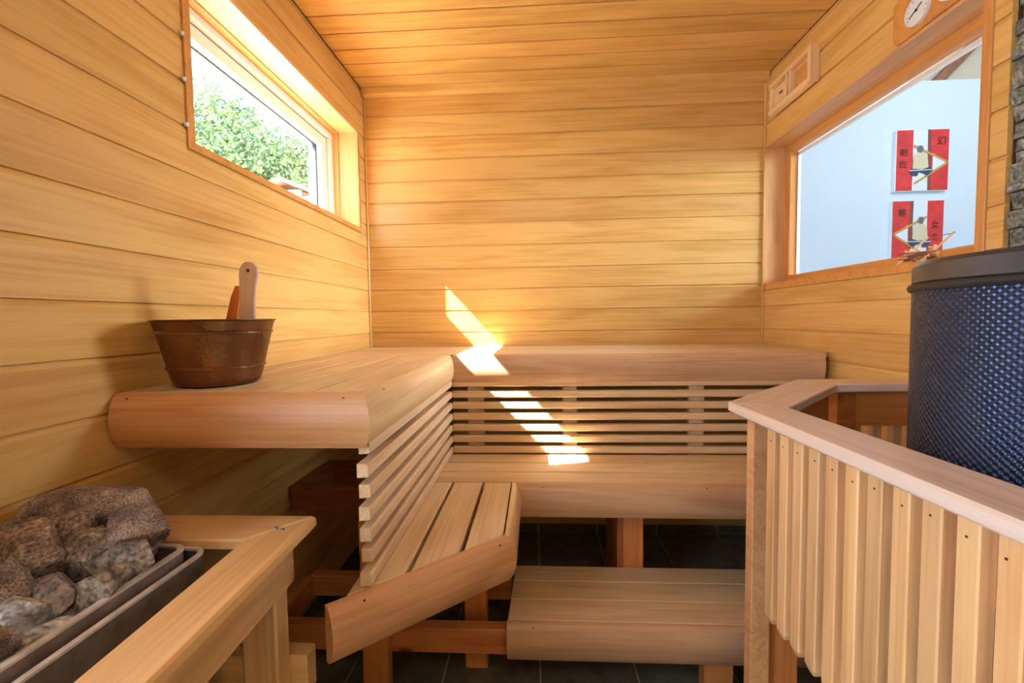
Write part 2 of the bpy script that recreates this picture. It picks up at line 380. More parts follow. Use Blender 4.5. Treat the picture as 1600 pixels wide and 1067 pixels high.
# wall behind the camera; a glazed door in the left wall beside it, with unseen walls added outside to keep the sun off it
wf = struct(multibox('wall_front', [(XL-0.24, XR+0.2, YF-0.1, YF, ZF, ZC)], 'wall'))
d1 = struct(multibox('door_1', [(XL-0.12, XL-0.06, -0.95, -0.89, ZF, 0.84), (XL-0.12, XL-0.06, 0.09, 0.15, ZF, 0.84), (XL-0.12, XL-0.06, -0.89, 0.09, 0.78, 0.84), (XL-0.12, XL-0.06, -0.89, 0.09, ZF, ZF+0.06)], 'casing'))
box('pane', XL-0.093, XL-0.087, -0.89, 0.09, ZF+0.06, 0.78, 'glass', d1)
box('door_handle', XL-0.06, XL-0.0, -0.86, -0.83, -0.25, -0.05, 'casing', d1, 'z')
struct(multibox('sun_block_wall', [(-2.3, -2.2, -4.0, 0.70, ZF-0.15, 1.5), (-2.2, XL-0.24, 0.60, 0.70, ZF-0.15, 1.5), (-2.2, XL-0.24, -4.0, -3.9, ZF-0.15, 1.5)], 'plaster'))  # added out of view, blocks the sun from the glazed door

# ceiling
ce = struct(multibox('ceiling', [(XL-0.16, XR+0.2, YF-0.1, YB+0.15, ZC+BD, ZC+0.12)], 'backing'))
y = 2.362; k = 0
while y > YF:
    p = 0.112; y0 = max(y-p, YF)
    # local x = +X, local z = towards Y, local +y = down
    h = y-y0
    mw = frame_mat((XL, y0, ZC+BD), (1, 0, 0), (0, 1, 0))      # y = (0,1,0)x(1,0,0) = (0,0,-1)
    pr = board_prof(h); n_ = len(pr); Ln = XR-XL
    vs = [(0, a, b_) for a, b_ in pr] + [(Ln, a, b_) for a, b_ in pr]
    fs = [(i, (i+1) % n_, n_+(i+1) % n_, n_+i) for i in range(n_)] + [tuple(range(n_))[::-1], tuple(range(n_, 2*n_))]
    key = ('ceil', round(h, 4))
    if key not in CACHE: CACHE[key] = mesh(vs, fs, 'ceil')
    link('board', CACHE[key], mw, ce)
    y = y0
struct(box('trim_1', XL+0.004, XR-0.004, 2.338, YB, 1.166, ZC, 'wall', bevel=0.002))     # cornice over the back wall
struct(box('trim_2', XL, XL+0.010, YB-0.010, YB, ZF, 1.158, 'wall', grain='z', bevel=0.002))
struct(box('trim_3', XR-0.010, XR, YB-0.010, YB, ZF, 1.158, 'wall', grain='z', bevel=0.002))

# slate floor: tiles 313 x 620 with light joints, and a skirting of the same slate
fl = struct(multibox('floor', [(XL-0.16, XR+0.3, YF-0.1, YB+0.15, ZF-0.10, ZF-0.003)], 'grout'))
xs = [XL] + [0.002+0.3135*k for k in range(-2, 4)] + [XR]
ys = [YB-0.62*k for k in range(7)][::-1]; ys[0] = YF
for i in range(len(xs)-1):
    for j in range(len(ys)-1):
        if xs[i+1]-xs[i] < 0.02: continue
        box('tile', xs[i]+0.0024, xs[i+1]-0.0024, ys[j]+0.0024, ys[j+1]-0.0024, ZF-0.012, ZF, 'tile', fl)
sk = struct(multibox('baseboard_back', [(XL, XR, YB-0.006, YB+0.013, ZF, ZF+0.052)], 'grout'))
for i in range(len(xs)-1):
    if xs[i+1]-xs[i] < 0.02: continue
    box('tile', xs[i]+0.0024, xs[i+1]-0.0024, YB-0.010, YB-0.002, ZF+0.003, ZF+0.049, 'tile', sk)
sk = struct(multibox('baseboard_left', [(XL-0.013, XL+0.006, YF, YB-0.01, ZF, ZF+0.052)], 'grout'))
for j in range(len(ys)-1):
    box('tile', XL+0.002, XL+0.010, ys[j]+0.0024, min(ys[j+1], YB-0.012)-0.0024, ZF+0.003, ZF+0.049, 'tile', sk)
sk = struct(multibox('baseboard_right', [(XR-0.006, XR+0.013, WRB, YB-0.01, ZF, ZF+0.052)], 'grout'))
for j in range(len(ys)-1):
    a = max(ys[j], WRB); b_ = min(ys[j+1], YB-0.012)
    if b_-a > 0.05: box('tile', XR-0.010, XR-0.002, a+0.0024, b_-0.0024, ZF+0.003, ZF+0.049, 'tile', sk)

# stacked ledge stone behind the tall heater, where the boards of the right wall stop
ws = struct(multibox('wall_stone', [(XR+0.050, XR+0.20, YF, WRB-0.004, ZF, ZC)], 'backing'))
rr = random.Random(3); z = -0.12
while z < ZC-0.005:
    h = min(rr.uniform(0.024, 0.046), ZC-z); y = WRB-0.006
    while y > 0.72:
        ln = rr.uniform(0.07, 0.17); y0 = max(y-ln, 0.70); out = rr.uniform(0.0, 0.022)
        a, b_ = y0+0.002, y-0.001
        x0, x1, z0, z1 = XR+0.006-out+0.012, XR+0.058, z+0.0015, z+h-0.001
        vs, nx = [], 4
        for q in range(nx):
            yy = a+(b_-a)*q/(nx-1)
            for zz in (z0, z1): vs.append((x0+rr.uniform(-0.005, 0.005), yy, zz+H+rr.uniform(-0.0015, 0.0015)))
            for zz in (z0, z1): vs.append((x1, yy, zz+H))
        fs = []
        for q in range(nx-1):
            o1, o2 = q*4, q*4+4
            fs += [(o1, o1+1, o2+1, o2), (o1+1, o1+3, o2+3, o2+1), (o1+3, o1+2, o2+2, o2+3), (o1+2, o1, o2, o2+2)]
        fs += [(0, 2, 3, 1), (nx*4-4, nx*4-3, nx*4-1, nx*4-2)]
        link('stone', mesh(vs, fs, 'ledge'), Matrix.Identity(4), ws)
        y = y0
    z += h

# ------------------------------------------------------------------ left window (outer wall)
w1 = struct(multibox('window_1', [(XL-0.002, XL+0.006, WL0-0.012, WL0+0.012, WLz0-0.016, WLz1+0.012), (XL-0.002, XL+0.006, WL0+0.012, WL1+0.004, WLz0-0.016, WLz0+0.004)], 'casing'))
box('liner', XL-0.130, XL+0.002, WL0, WL1, WLz0-0.010, WLz0, 'reveal', w1, 'y')          # sill
box('liner', XL-0.098, XL+0.0, WL0, WL1, WLz1, WLz1+0.012, 'reveal', w1, 'y')
box('liner', XL-0.098, XL+0.0, WL1, WL1+0.012, WLz0, WLz1, 'reveal', w1, 'z')
box('liner', XL-0.098, XL+0.0, WL0-0.012, WL0+0.002, WLz0, WLz1, 'reveal', w1, 'z')
box('casing', XL-0.135, XL-0.100, WL1-0.004, WL1+0.012, WLz0, WLz1, 'casing', w1, 'z')
box('casing', XL-0.135, XL-0.100, WL0, WL1-0.004, WLz1-0.004, WLz1+0.012, 'casing', w1, 'y')
def ring(name, x0, x1, y0, y1, z0, z1, t, mat, parent):
    box(name, x0, x1, y0, y1, z1-t, z1, mat, parent, 'y', 0.003); box(name, x0, x1, y0, y1, z0, z0+t, mat, parent, 'y', 0.003)
    box(name, x0, x1, y0, y0+t, z0+t, z1-t, mat, parent, 'z', 0.003); box(name, x0, x1, y1-t, y1, z0+t, z1-t, mat, parent, 'z', 0.003)
FN = 1.27                                                                                    # near end of the glazed frame
box('frame', XL-0.20, XL-0.130, WL0-0.01, FN, WLz0-0.01, WLz1, 'white', w1, 'z')
ring('frame', XL-0.19, XL-0.130, FN, WL1, WLz0, WLz1-0.004, 0.026, 'white', w1)
ring('gasket', XL-0.190, XL-0.160, FN+0.026, WL1-0.026, WLz0+0.026, WLz1-0.030, 0.004, 'gasket', w1)
ring('sash', XL-0.215, XL-0.150, FN+0.031, WL1-0.031, WLz0+0.031, WLz1-0.035, 0.046, 'white', w1)
ring('gasket', XL-0.198, XL-0.178, FN+0.077, WL1-0.077, WLz0+0.077, WLz1-0.081, 0.005, 'gasket', w1)
box('pane', XL-0.195, XL-0.190, FN+0.077, WL1-0.077, WLz0+0.077, WLz1-0.081, 'glass', w1, 'y')
for z in (0.735, 0.622, 0.508):                                                                # beads of sealant beside the casing
    lathe('sealant', [(0.001, -0.006), (0.005, -0.003), (0.005, 0.004), (0.001, 0.006)], (XL+0.006, WL0-0.017, z), 'plaster', w1, 8)

# ------------------------------------------------------------------ right window (to the next room)
w2 = struct(multibox('window_2', [(XR-0.006, XR+0.12, WR0, WR1, WRz0-0.012, WRz0+0.016)], 'casing'))       # sill board
box('liner', XR+0.0, XR+0.10, WR1-0.008, WR1+0.004, WRz0+0.016, WRz1, 'reveal', w2, 'z')
box('liner', XR-0.004, XR+0.10, WR0, WR1, WRz1-0.006, WRz1+0.006, 'reveal', w2, 'y', 0.002)
box('casing', XR-0.006, XR+0.10, WR0, WR0+0.026, WRz0+0.016, WRz1, 'casing', w2, 'z', 0.002)
ring('frame', XR+0.099, XR+0.140, WR0, WR1, WRz0+0.012, WRz1+0.006, 0.044, 'casing', w2)
box('seal', XR+0.136, XR+0.150, WR1-0.048, WR1-0.038, WRz0+0.05, WRz1-0.04, 'white', w2, 'z')
box('seal', XR+0.136, XR+0.150, WR0+0.036, WR1-0.038, WRz1-0.058, WRz1-0.044, 'white', w2, 'y')
box('pane', XR+0.141, XR+0.146, WR0+0.03, WR1-0.03, WRz0+0.04, WRz1-0.04, 'glass', w2, 'y')

# the room beyond
struct(multibox('wall_far', [(1.6, 6.0, 4.23, 4.33, ZF, 2.03)], 'plaster'))
struct(multibox('floor_far', [(1.40, 6.0, -1.4, 4.23, ZF-0.1, ZF-0.02)], 'plaster'))
struct(multibox('ceiling_far', [(1.3, 6.2, 4.36, 4.5, 1.7, 3.4), (1.3, 6.2, -1.5, 4.5, 3.3, 3.4)], 'beige'))
struct(multibox('wall_side', [(6.0, 6.1, -1.5, 4.4, ZF, 3.4), (1.3, 6.1, -1.5, -1.4, ZF, 3.4), (1.28, 1.38, -1.5, 4.36, 1.35, 3.4), (1.28, 1.38, 2.55, 4.36, ZF, 1.35)], 'plaster'))
struct(beam('trim_4', (3.50, 4.27, 1.97), (4.3, 4.27, 2.82), 0.05, 0.075, 'beam', up=(0, 0, 1)))

# ------------------------------------------------------------------ outdoors seen through the left window
struct(multibox('ground', [(-14, XL-0.17, -6, 22, ZF-0.35, ZF-0.15)], 'ground'))
tr = thing('tree', (-7.3, 11.4, ZF-0.15), 'tall leafy green tree outside the left window', 'tree')
rr = random.Random(11)
lathe('trunk', [(0.22, 0), (0.16, 1.2), (0.11, 3.0), (0.04, 4.4)], (-7.3, 11.4, ZF-0.15), 'bark', tr, 10)
for a in range(6):
    an = a*1.05; z = 1.2+a*0.45
    beam('branch', (-7.3, 11.4, z), (-7.3+1.3*math.cos(an), 11.4+1.3*math.sin(an), z+1.2), 0.07, 0.07, 'bark', tr)
vs, fs = [], []
clumps = [(rr.uniform(-9.3, -5.6), rr.gauss(11.4, 0.7), rr.uniform(2.2, 5.3), rr.uniform(0.45, 0.8)) for _ in range(80)]
clumps = [(x, y, min(z, 5.05-0.62*max(0, x+7.9)-0.5*max(0, -8.6-x)+0.3*math.sin(3*x)), r_) for x, y, z, r_ in clumps]
for cx, cy, cz, cr in clumps:
    for _ in range(330):
        d = Vector((rr.gauss(0, 1), rr.gauss(0, 1), rr.gauss(0, 1))).normalized()*cr*rr.uniform(0.6, 1.08)
        p = Vector((cx, cy, cz+H))+d; s = rr.uniform(0.035, 0.075)
        u_ = Vector((rr.gauss(0, 1), rr.gauss(0, 1), rr.gauss(0, 1))).normalized(); v_ = u_.orthogonal().normalized()
        b0 = len(vs); vs += [p-u_*s, p+v_*s*0.55, p+u_*s, p-v_*s*0.55]; fs.append((b0, b0+1, b0+2, b0+3))
me = bpy.data.meshes.new('m'); me.from_pydata([tuple(v) for v in vs], [], fs); me.materials.append(M['leaf'])
fo = link('foliage', me, Matrix.Identity(4), tr); fo['kind'] = 'stuff'
hs = thing('house', (-4.3, 8.0, ZF-0.15), 'small white house gable below the tree outside the left window', 'house')
multibox('wall', [(-4.90, -3.4, 7.5, 8.6, ZF-0.15, 2.10)], 'plaster', hs)
for sgn in (-1, 1):
    beam('roof', (-4.28, 8.05, 2.40), (-4.28+sgn*0.72, 8.05, 2.10), 1.3, 0.05, 'beam', hs)
slab('gable', [(-4.6, 7.51), (-3.96, 7.51), (-3.96, 7.55), (-4.6, 7.55)], 2.10, 2.22, (1, 0), 'plaster', hs)

# ------------------------------------------------------------------ benches
FP = [(0, 0), (0.010, -0.001), (0.018, -0.008), (0.025, -0.022), (0.030, -0.042), (0.031, -0.062), (0.028, -0.084), (0.021, -0.103), (0.011, -0.117), (0, -0.118)]
def fascia(a, b_, z, mat, parent, m0=0.0, m1=0.0):
    """rounded edge board from a to b in plan; it bulges to the right-hand side of a->b"""
    a, b_ = Vector((a[0], a[1], 0)), Vector((b_[0], b_[1], 0)); L_ = (b_-a).length
    n = len(FP); pr = [(-y, zz) for y, zz in FP]
    vs = [(m0*y, -y, zz) for y, zz in FP] + [(L_+m1*y, -y, zz) for y, zz in FP]
    fs = [(i, (i+1) % n, n+(i+1) % n, n+i) for i in range(n)] + [tuple(range(n))[::-1], tuple(range(n, 2*n))]
    me = mesh(vs, fs, mat)
    for p in me.polygons: p.use_smooth = len(p.vertices) == 4
    me.set_sharp_from_angle(angle=0.7)
    return link('fascia', me, frame_mat((a.x, a.y, z), b_-a), parent)
def screw(p, parent, r_=0.0028):
    o = lathe('screw', [(0.0001, 0.0008), (r_, 0.0006), (r_, -0.002)], p, 'nail', parent, 8)
    return o
ZU, ZL, ZS = -0.148, -0.563, -0.920
def plank(parent, x0, x1, y0, y1, z, mat='bench', grain='x', t=0.024):
    g = 0.0002
    if grain == 'x': y0 += g; y1 -= g
    else: x0 += g; x1 -= g
    return box('board', x0, x1, y0, y1, z-t, z, mat, parent, grain, 0.0008)

# upper bench along the left wall
ub = thing('sauna_bench', (-0.63, 1.38, -0.27), 'upper wooden bench along the left wall, under the copper bucket', 'bench')
for x0, x1 in ((-0.893, -0.792), (-0.786, -0.680), (-0.674, -0.578), (-0.572, -0.473), (-0.467, -0.372)):
    plank(ub, x0, x1, 0.912, 1.838, ZU, grain='y')
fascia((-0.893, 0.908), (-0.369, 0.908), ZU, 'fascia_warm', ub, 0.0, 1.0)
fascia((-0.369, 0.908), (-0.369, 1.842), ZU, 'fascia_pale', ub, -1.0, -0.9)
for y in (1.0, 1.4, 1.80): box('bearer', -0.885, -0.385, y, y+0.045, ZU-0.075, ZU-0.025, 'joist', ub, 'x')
# upper bench along the back wall
ub2 = thing('sauna_bench', (0.12, 2.1, -0.27), 'upper wooden bench along the back wall, crossed by the sun patch', 'bench')
for y0, y1 in ((1.846, 1.948), (1.953, 2.056), (2.061, 2.164), (2.169, 2.272), (2.277, 2.374)):
    plank(ub2, XL+0.006, 1.158, y0, y1, ZU)
fascia((-0.345, 1.842), (1.140, 1.842), ZU, 'fascia', ub2, 0.0, -0.25)
for x in (-0.26, 0.135, 0.65, 1.06): box('bearer', x-0.03, x+0.03, 1.885, 2.36, ZU-0.08, ZU-0.025, 'joist', ub2, 'y')

def head(parent, x, y, z): box('screw', x-0.002, x+0.002, y-0.002, y+0.002, z-0.0012, z+0.0012, 'nail', parent)
for x in (-0.395, -0.86): head(ub, x, 0.8885, ZU-0.010)
for y in (1.0, 1.78): head(ub, -0.350, y, ZU-0.010)
for x in (-0.25, 0.47, 1.08): head(ub2, x, 1.8225, ZU-0.010)
# slatted backrests between the benches
def slat_prof(t=0.026, h=0.0290, c=0.005):
    return [(0, -h/2), (t-c, -h/2), (t, -h/2+c), (t, h/2-c), (t-c, h/2), (0, h/2)]
SZ = [-0.267-0.0466*k for k in range(7)]
br = thing('slatted_backrest', (0.38, 1.85, -0.56), 'slatted wooden backrest below the back upper bench, lit by the sun stripe', 'backrest')
for z in SZ:
    me_key = ('slatb',)
    if me_key not in CACHE:
        pr = slat_prof(); n_ = len(pr)
        vs = [(0, a, b_) for a, b_ in pr]+[(1.46, a, b_) for a, b_ in pr]
        CACHE[me_key] = mesh(vs, [(i, (i+1) % n_, n_+(i+1) % n_, n_+i) for i in range(n_)]+[tuple(range(n_))[::-1], tuple(range(n_, 2*n_))], 'slat')
    link('slat', CACHE[me_key], frame_mat((1.110, 1.856, z), (-1, 0, 0)), br)
for x0, x1 in ((-0.290, -0.223), (0.107, 0.165), (0.622, 0.682), (1.03, 1.09)):
    box('batten', x0, x1, 1.857, 1.880, -0.590, -0.232, 'slat', br, 'z')
bl = thing('slatted_backrest', (-0.36, 1.37, -0.56), 'slatted wooden backrest below the left upper bench, slat ends facing the stove', 'backrest')
for k, z in enumerate(SZ):
    y0 = 0.905-[0.0, 0.012, 0.004, 0.008, 0.006, 0.0, 0.012][k]
    pr = slat_prof(); n_ = len(pr); L_ = 1.826-y0
    vs = [(0.006 if abs(b_) > 0.012 else 0, a, b_) for a, b_ in pr]+[(L_, a, b_) for a, b_ in pr]
    link('slat', mesh(vs, [(i, (i+1) % n_, n_+(i+1) % n_, n_+i) for i in range(n_)]+[tuple(range(n_))[::-1], tuple(range(n_, 2*n_))], 'slat'),
         frame_mat((-0.376, 1.826, z), (0, -1, 0)) @ Matrix.Translation((L_, 0, 0)) @ Matrix.Scale(-1, 4, (1, 0, 0)), bl)
for y in (1.03, 1.40, 1.78): box('batten', -0.393, -0.377, y, y+0.045, -0.585, -0.250, 'slat', bl, 'z')

# lower bench, leg along the back
lb = thing('sauna_bench', (0.3, 1.66, ZL), 'lower wooden bench in front of the back slatted backrest', 'bench')
for y0, y1 in ((1.724, 1.826), (1.619, 1.718), (1.514, 1.613)):
    plank(lb, -0.372, 1.150, y0, y1, ZL)
fascia((-0.090, 1.512), (1.150, 1.512), ZL, 'fascia', lb, 0.0, 0.0)
box('bearer', 0.255, 0.300, 1.53, 1.90, ZL-0.115, ZL-0.025, 'joist', lb, 'y')
# lower bench, leg along the left with its slanted front
ll = thing('sauna_bench', (-0.24, 1.25, ZL), 'lower wooden bench with slanted front beside the left slats, three wide boards', 'bench')
DG = lambda x: 0.960+0.88*(x+0.288)
for x0, x1 in ((-0.395, -0.297), (-0.287, -0.192), (-0.181, -0.092)):
    slab('board', [(x0, DG(x0)+0.004), (x1, DG(x1)+0.004), (x1, 1.508), (x0, 1.508)], ZL-0.024, ZL, (0, 1), 'bench', ll, 0.0025)
dl = Vector((1, 0.88)).normalized()
m_ = math.tan((PI/2-math.atan2(dl.y, dl.x))/2)
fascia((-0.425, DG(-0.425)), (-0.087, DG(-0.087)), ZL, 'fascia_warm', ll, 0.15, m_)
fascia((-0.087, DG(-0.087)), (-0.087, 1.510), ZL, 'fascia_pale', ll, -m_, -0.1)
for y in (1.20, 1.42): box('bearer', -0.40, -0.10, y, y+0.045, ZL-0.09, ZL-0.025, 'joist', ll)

# foot step
st = thing('foot_step', (0.3, 1.45, ZF), 'low wooden foot step with three boards and rounded front edge', 'step')
for y0, y1 in ((1.322, 1.424), (1.426, 1.527), (1.529, 1.622)):
    slab('board', [(-0.096+0.04*(y0-1.322), y0), (0.80, y0), (0.80, y1), (-0.096+0.04*(y1-1.322), y1)], ZS-0.024, ZS, (1, 0), 'bench', st, 0.0015)
fascia((-0.098, 1.320), (0.80, 1.320), ZS, 'fascia', st)
box('leg', 0.502, 0.588, 1.345, 1.39, ZF, ZS-0.024, 'frame', st, 'z')
box('leg', 0.62, 0.69, 1.56, 1.605, ZF, ZS-0.024, 'frame', st, 'z')

for x in (0.02, 0.56): head(lb, x, 1.4925, ZL-0.010)
for x in (-0.02, 0.60): head(st, x, 1.3005, ZS-0.010)
for t_ in (0.16, 0.93): head(ll, -0.425+0.338*t_+0.014, DG(-0.425+0.338*t_)-0.016, ZL-0.010)
# timber frame that carries the benches
fr = thing('trestle', (-0.45, 1.5, ZF), 'reddish pine frame of beams and posts under the left benches', 'frame')
box('beam', -0.865, -0.100, 1.330, 1.372, -1.040, -0.960, 'frame', fr, 'x', 0.003)
box('beam', -0.865, -0.100, 1.600, 1.642, -1.040, -0.960, 'frame', fr, 'x', 0.003)
box('beam', -0.893, -0.850, 1.372, 1.600, -1.040, -0.960, 'frame', fr, 'y', 0.003)
for x0, x1, y0, zt in ((-0.538, -0.460, 1.284, -0.70), (-0.246, -0.172, 1.420, -0.655)):
    box('post', x0, x1, y0, y0+0.045, ZF, zt, 'frame', fr, 'z', 0.003)
box('bearer', -0.538, -0.40, 1.284, 1.329, -0.70, -0.60, 'frame', fr, 'x')
fr2 = thing('support_post', (0.34, 1.62, ZF), 'pine post under the lower back bench, light front and dark side board', 'post')
box('post', 0.312, 0.386, 1.630, 1.672, ZF, ZL-0.030, 'frame', fr2, 'z', 0.003)
box('side_board', 0.290, 0.312, 1.63, 1.90, ZF+0.001, ZL-0.120, 'joist', fr2, 'z')
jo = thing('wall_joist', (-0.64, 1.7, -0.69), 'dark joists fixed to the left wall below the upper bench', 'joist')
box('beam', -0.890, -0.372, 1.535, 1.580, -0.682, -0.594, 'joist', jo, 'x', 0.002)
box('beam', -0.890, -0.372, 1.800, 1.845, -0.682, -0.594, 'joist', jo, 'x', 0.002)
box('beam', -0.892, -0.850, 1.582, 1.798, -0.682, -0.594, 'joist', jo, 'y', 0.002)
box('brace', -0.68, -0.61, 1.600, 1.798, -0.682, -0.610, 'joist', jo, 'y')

# ------------------------------------------------------------------ left stove, its guard and stones
ZG = -0.400
gl = thing('stove_guard', (-0.60, 0.6, ZF), 'pale wooden guard rail round the stone-filled stove, lower left', 'guard')
slab('top_rail', [(-0.893, 0.775), (-0.543, 0.775), (-0.455, 0.880), (-0.893, 0.877)], ZG-0.022, ZG, (1, 0), 'rail_light', gl, 0.004)
slab('top_rail', [(-0.542, 0.774), (-0.454, 0.879), (-0.416, 0.02), (-0.500, 0.02)], ZG-0.022, ZG, (-0.044, 1), 'rail_light', gl, 0.004)
slab('apron', [(-0.528, 0.872), (-0.502, 0.872), (-0.464, 0.03), (-0.490, 0.03)], -0.534, ZG-0.022, (-0.044, 1), 'rail_light', gl, 0.003)
slab('apron', [(-0.893, 0.846), (-0.528, 0.846), (-0.528, 0.872), (-0.893, 0.872)], -0.534, ZG-0.022, (1, 0), 'rail_light', gl, 0.003)
box('post', -0.572, -0.502, 0.800, 0.845, ZF, -0.424, 'rail_light', gl, 'z', 0.004)
box('post', -0.540, -0.480, 0.06, 0.10, ZF, -0.424, 'rail_light', gl, 'z', 0.004)
box('lower_rail', -0.893, -0.572, 0.812, 0.845, -0.740, -0.655, 'rail_light', gl, 'x', 0.003)
slab('lower_rail', [(-0.572, 0.885), (-0.470, 0.885), (-0.470, 0.846), (-0.572, 0.846)], -0.76, -0.675, (1, 0), 'rail_light', gl, 0.003)
for dx in (0.0, 0.018): lathe('screw', [(0.0001, 0.0035), (0.003, 0.0025), (0.0042, -0.001)], (-0.508+dx, 0.822-dx*0.4, ZG), 'steel', gl, 12)

def rounded(x0, x1, y0, y1, r_, n=5):
    pts = []
    for cx, cy, a0 in ((x1-r_, y1-r_, 0), (x0+r_, y1-r_, PI/2), (x0+r_, y0+r_, PI), (x1-r_, y0+r_, 1.5*PI)):
        for i in range(n+1):
            a = a0+PI/2*i/n; pts.append((cx+r_*math.cos(a), cy+r_*math.sin(a)))
    return pts
def shell(name, x0, x1, y0, y1, r_, t, z0, z1, mat, parent):
    """open box of sheet metal with rounded corners and thickness t"""
    o_, i_ = rounded(x0, x1, y0, y1, r_), rounded(x0+t, x1-t, y0+t, y1-t, max(r_-t, 0.004)); n = len(o_)
    vs = [(a, b_, z+H) for z in (z0, z1) for a, b_ in o_] + [(a, b_, z+H) for z in (z0+0.01, z1) for a, b_ in i_]
    fs = []
    for k in range(n):
        j = (k+1) % n
        fs += [(k, j, n+j, n+k), (n+k, n+j, 3*n+j, 3*n+k), (3*n+k, 3*n+j, 2*n+j, 2*n+k)]
    fs += [tuple(range(n)), tuple(range(2*n, 3*n))]
    return link(name, mesh(vs, fs, mat, bevel=0.0), Matrix.Identity(4), parent)
so = thing('sauna_stove', (-0.73, 0.55, ZF), 'double-walled dark metal sauna stove filled with stones, lower left', 'stove')
M['rim_highlight'] = plain('painted rim highlight', (222, 216, 212), 0.4, 0.3, 0.2, 40)  # for strips added on both rims, the highlight put into their colour
def rim(name, x0, x1, y0, y1, r_, t, z0, z1, mat, parent):
    o_, i_ = rounded(x0, x1, y0, y1, r_), rounded(x0+t, x1-t, y0+t, y1-t, max(r_-t, 0.004)); n = len(o_)
    vs = [(a, b_, z+H) for pts in (o_, i_) for z in (z0, z1) for a, b_ in pts]; fs = []
    for k in range(n):
        j = (k+1) % n
        fs += [(k, j, n+j, n+k), (n+k, n+j, 3*n+j, 3*n+k), (3*n+k, 3*n+j, 2*n+j, 2*n+k), (2*n+k, 2*n+j, j, k)]
    return link(name, mesh(vs, fs, mat), Matrix.Identity(4), parent)
rim('rim', -0.8875, -0.6005, 0.0985, 0.7735, 0.031, 0.009, -0.4165, -0.4125, 'rim_highlight', so)
rim('rim', -0.8695, -0.6225, 0.1385, 0.7535, 0.027, 0.010, -0.4015, -0.3975, 'rim_highlight', so)
shell('outer_casing', -0.886, -0.602, 0.10, 0.772, 0.030, 0.006, -1.06, -0.415, 'darkmetal', so)
shell('stone_tray', -0.868, -0.624, 0.14, 0.752, 0.026, 0.007, -0.62, -0.400, 'tray', so)
box('stone_bed', -0.860, -0.632, 0.15, 0.744, -0.605, -0.470, 'tray_in', so)
for x in (-0.86, -0.65):
    for y in (0.16, 0.70): box('leg', x, x+0.03, y, y+0.03, ZF, -1.06, 'darkmetal', so, 'z')

def rock(p, size, seed, mat, label, tilt=0.0, cuts=9, rough=0.10, name='stove_stone'):
    r_ = random.Random(seed); bm = bmesh.new(); bmesh.ops.create_icosphere(bm, subdivisions=4, radius=1.0)
    pl = []
    for _ in range(cuts+5):
        nv = Vector((r_.gauss(0, 1), r_.gauss(0, 1), r_.gauss(0, 1))).normalized(); pl.append((nv, r_.uniform(0.50, 0.80)))
    off = Vector((seed*3.1, seed*1.7, 0))
    for v in bm.verts:
        q = v.co.copy()
        for nv, d in pl:
            s = q.dot(nv)
            if s > d: q -= nv*(s-d)*0.97
        q *= 1.30+rough*noise.noise(q*1.6+off)+rough*0.7*noise.noise(q*4.5+off)+0.05*noise.noise(q*11+off)+0.018*noise.noise(q*24+off)
        v.co = Vector((q.x*size[0], q.y*size[1], q.z*size[2]))
    me = bpy.data.meshes.new('m'); bm.to_mesh(me); bm.free(); me.materials.append(M[mat])
    for p_ in me.polygons: p_.use_smooth = True
    try: me.set_sharp_from_angle(angle=0.5)
    except Exception: pass
    mw = Matrix.Translation((p[0], p[1], p[2]+H)) @ Matrix.Rotation(tilt, 4, 'Y') @ Matrix.Rotation(r_.uniform(-0.4, 0.4), 4, 'Z')
    return tag(link(name, me, mw), label, 'stone', 'stones heaped in the stove')
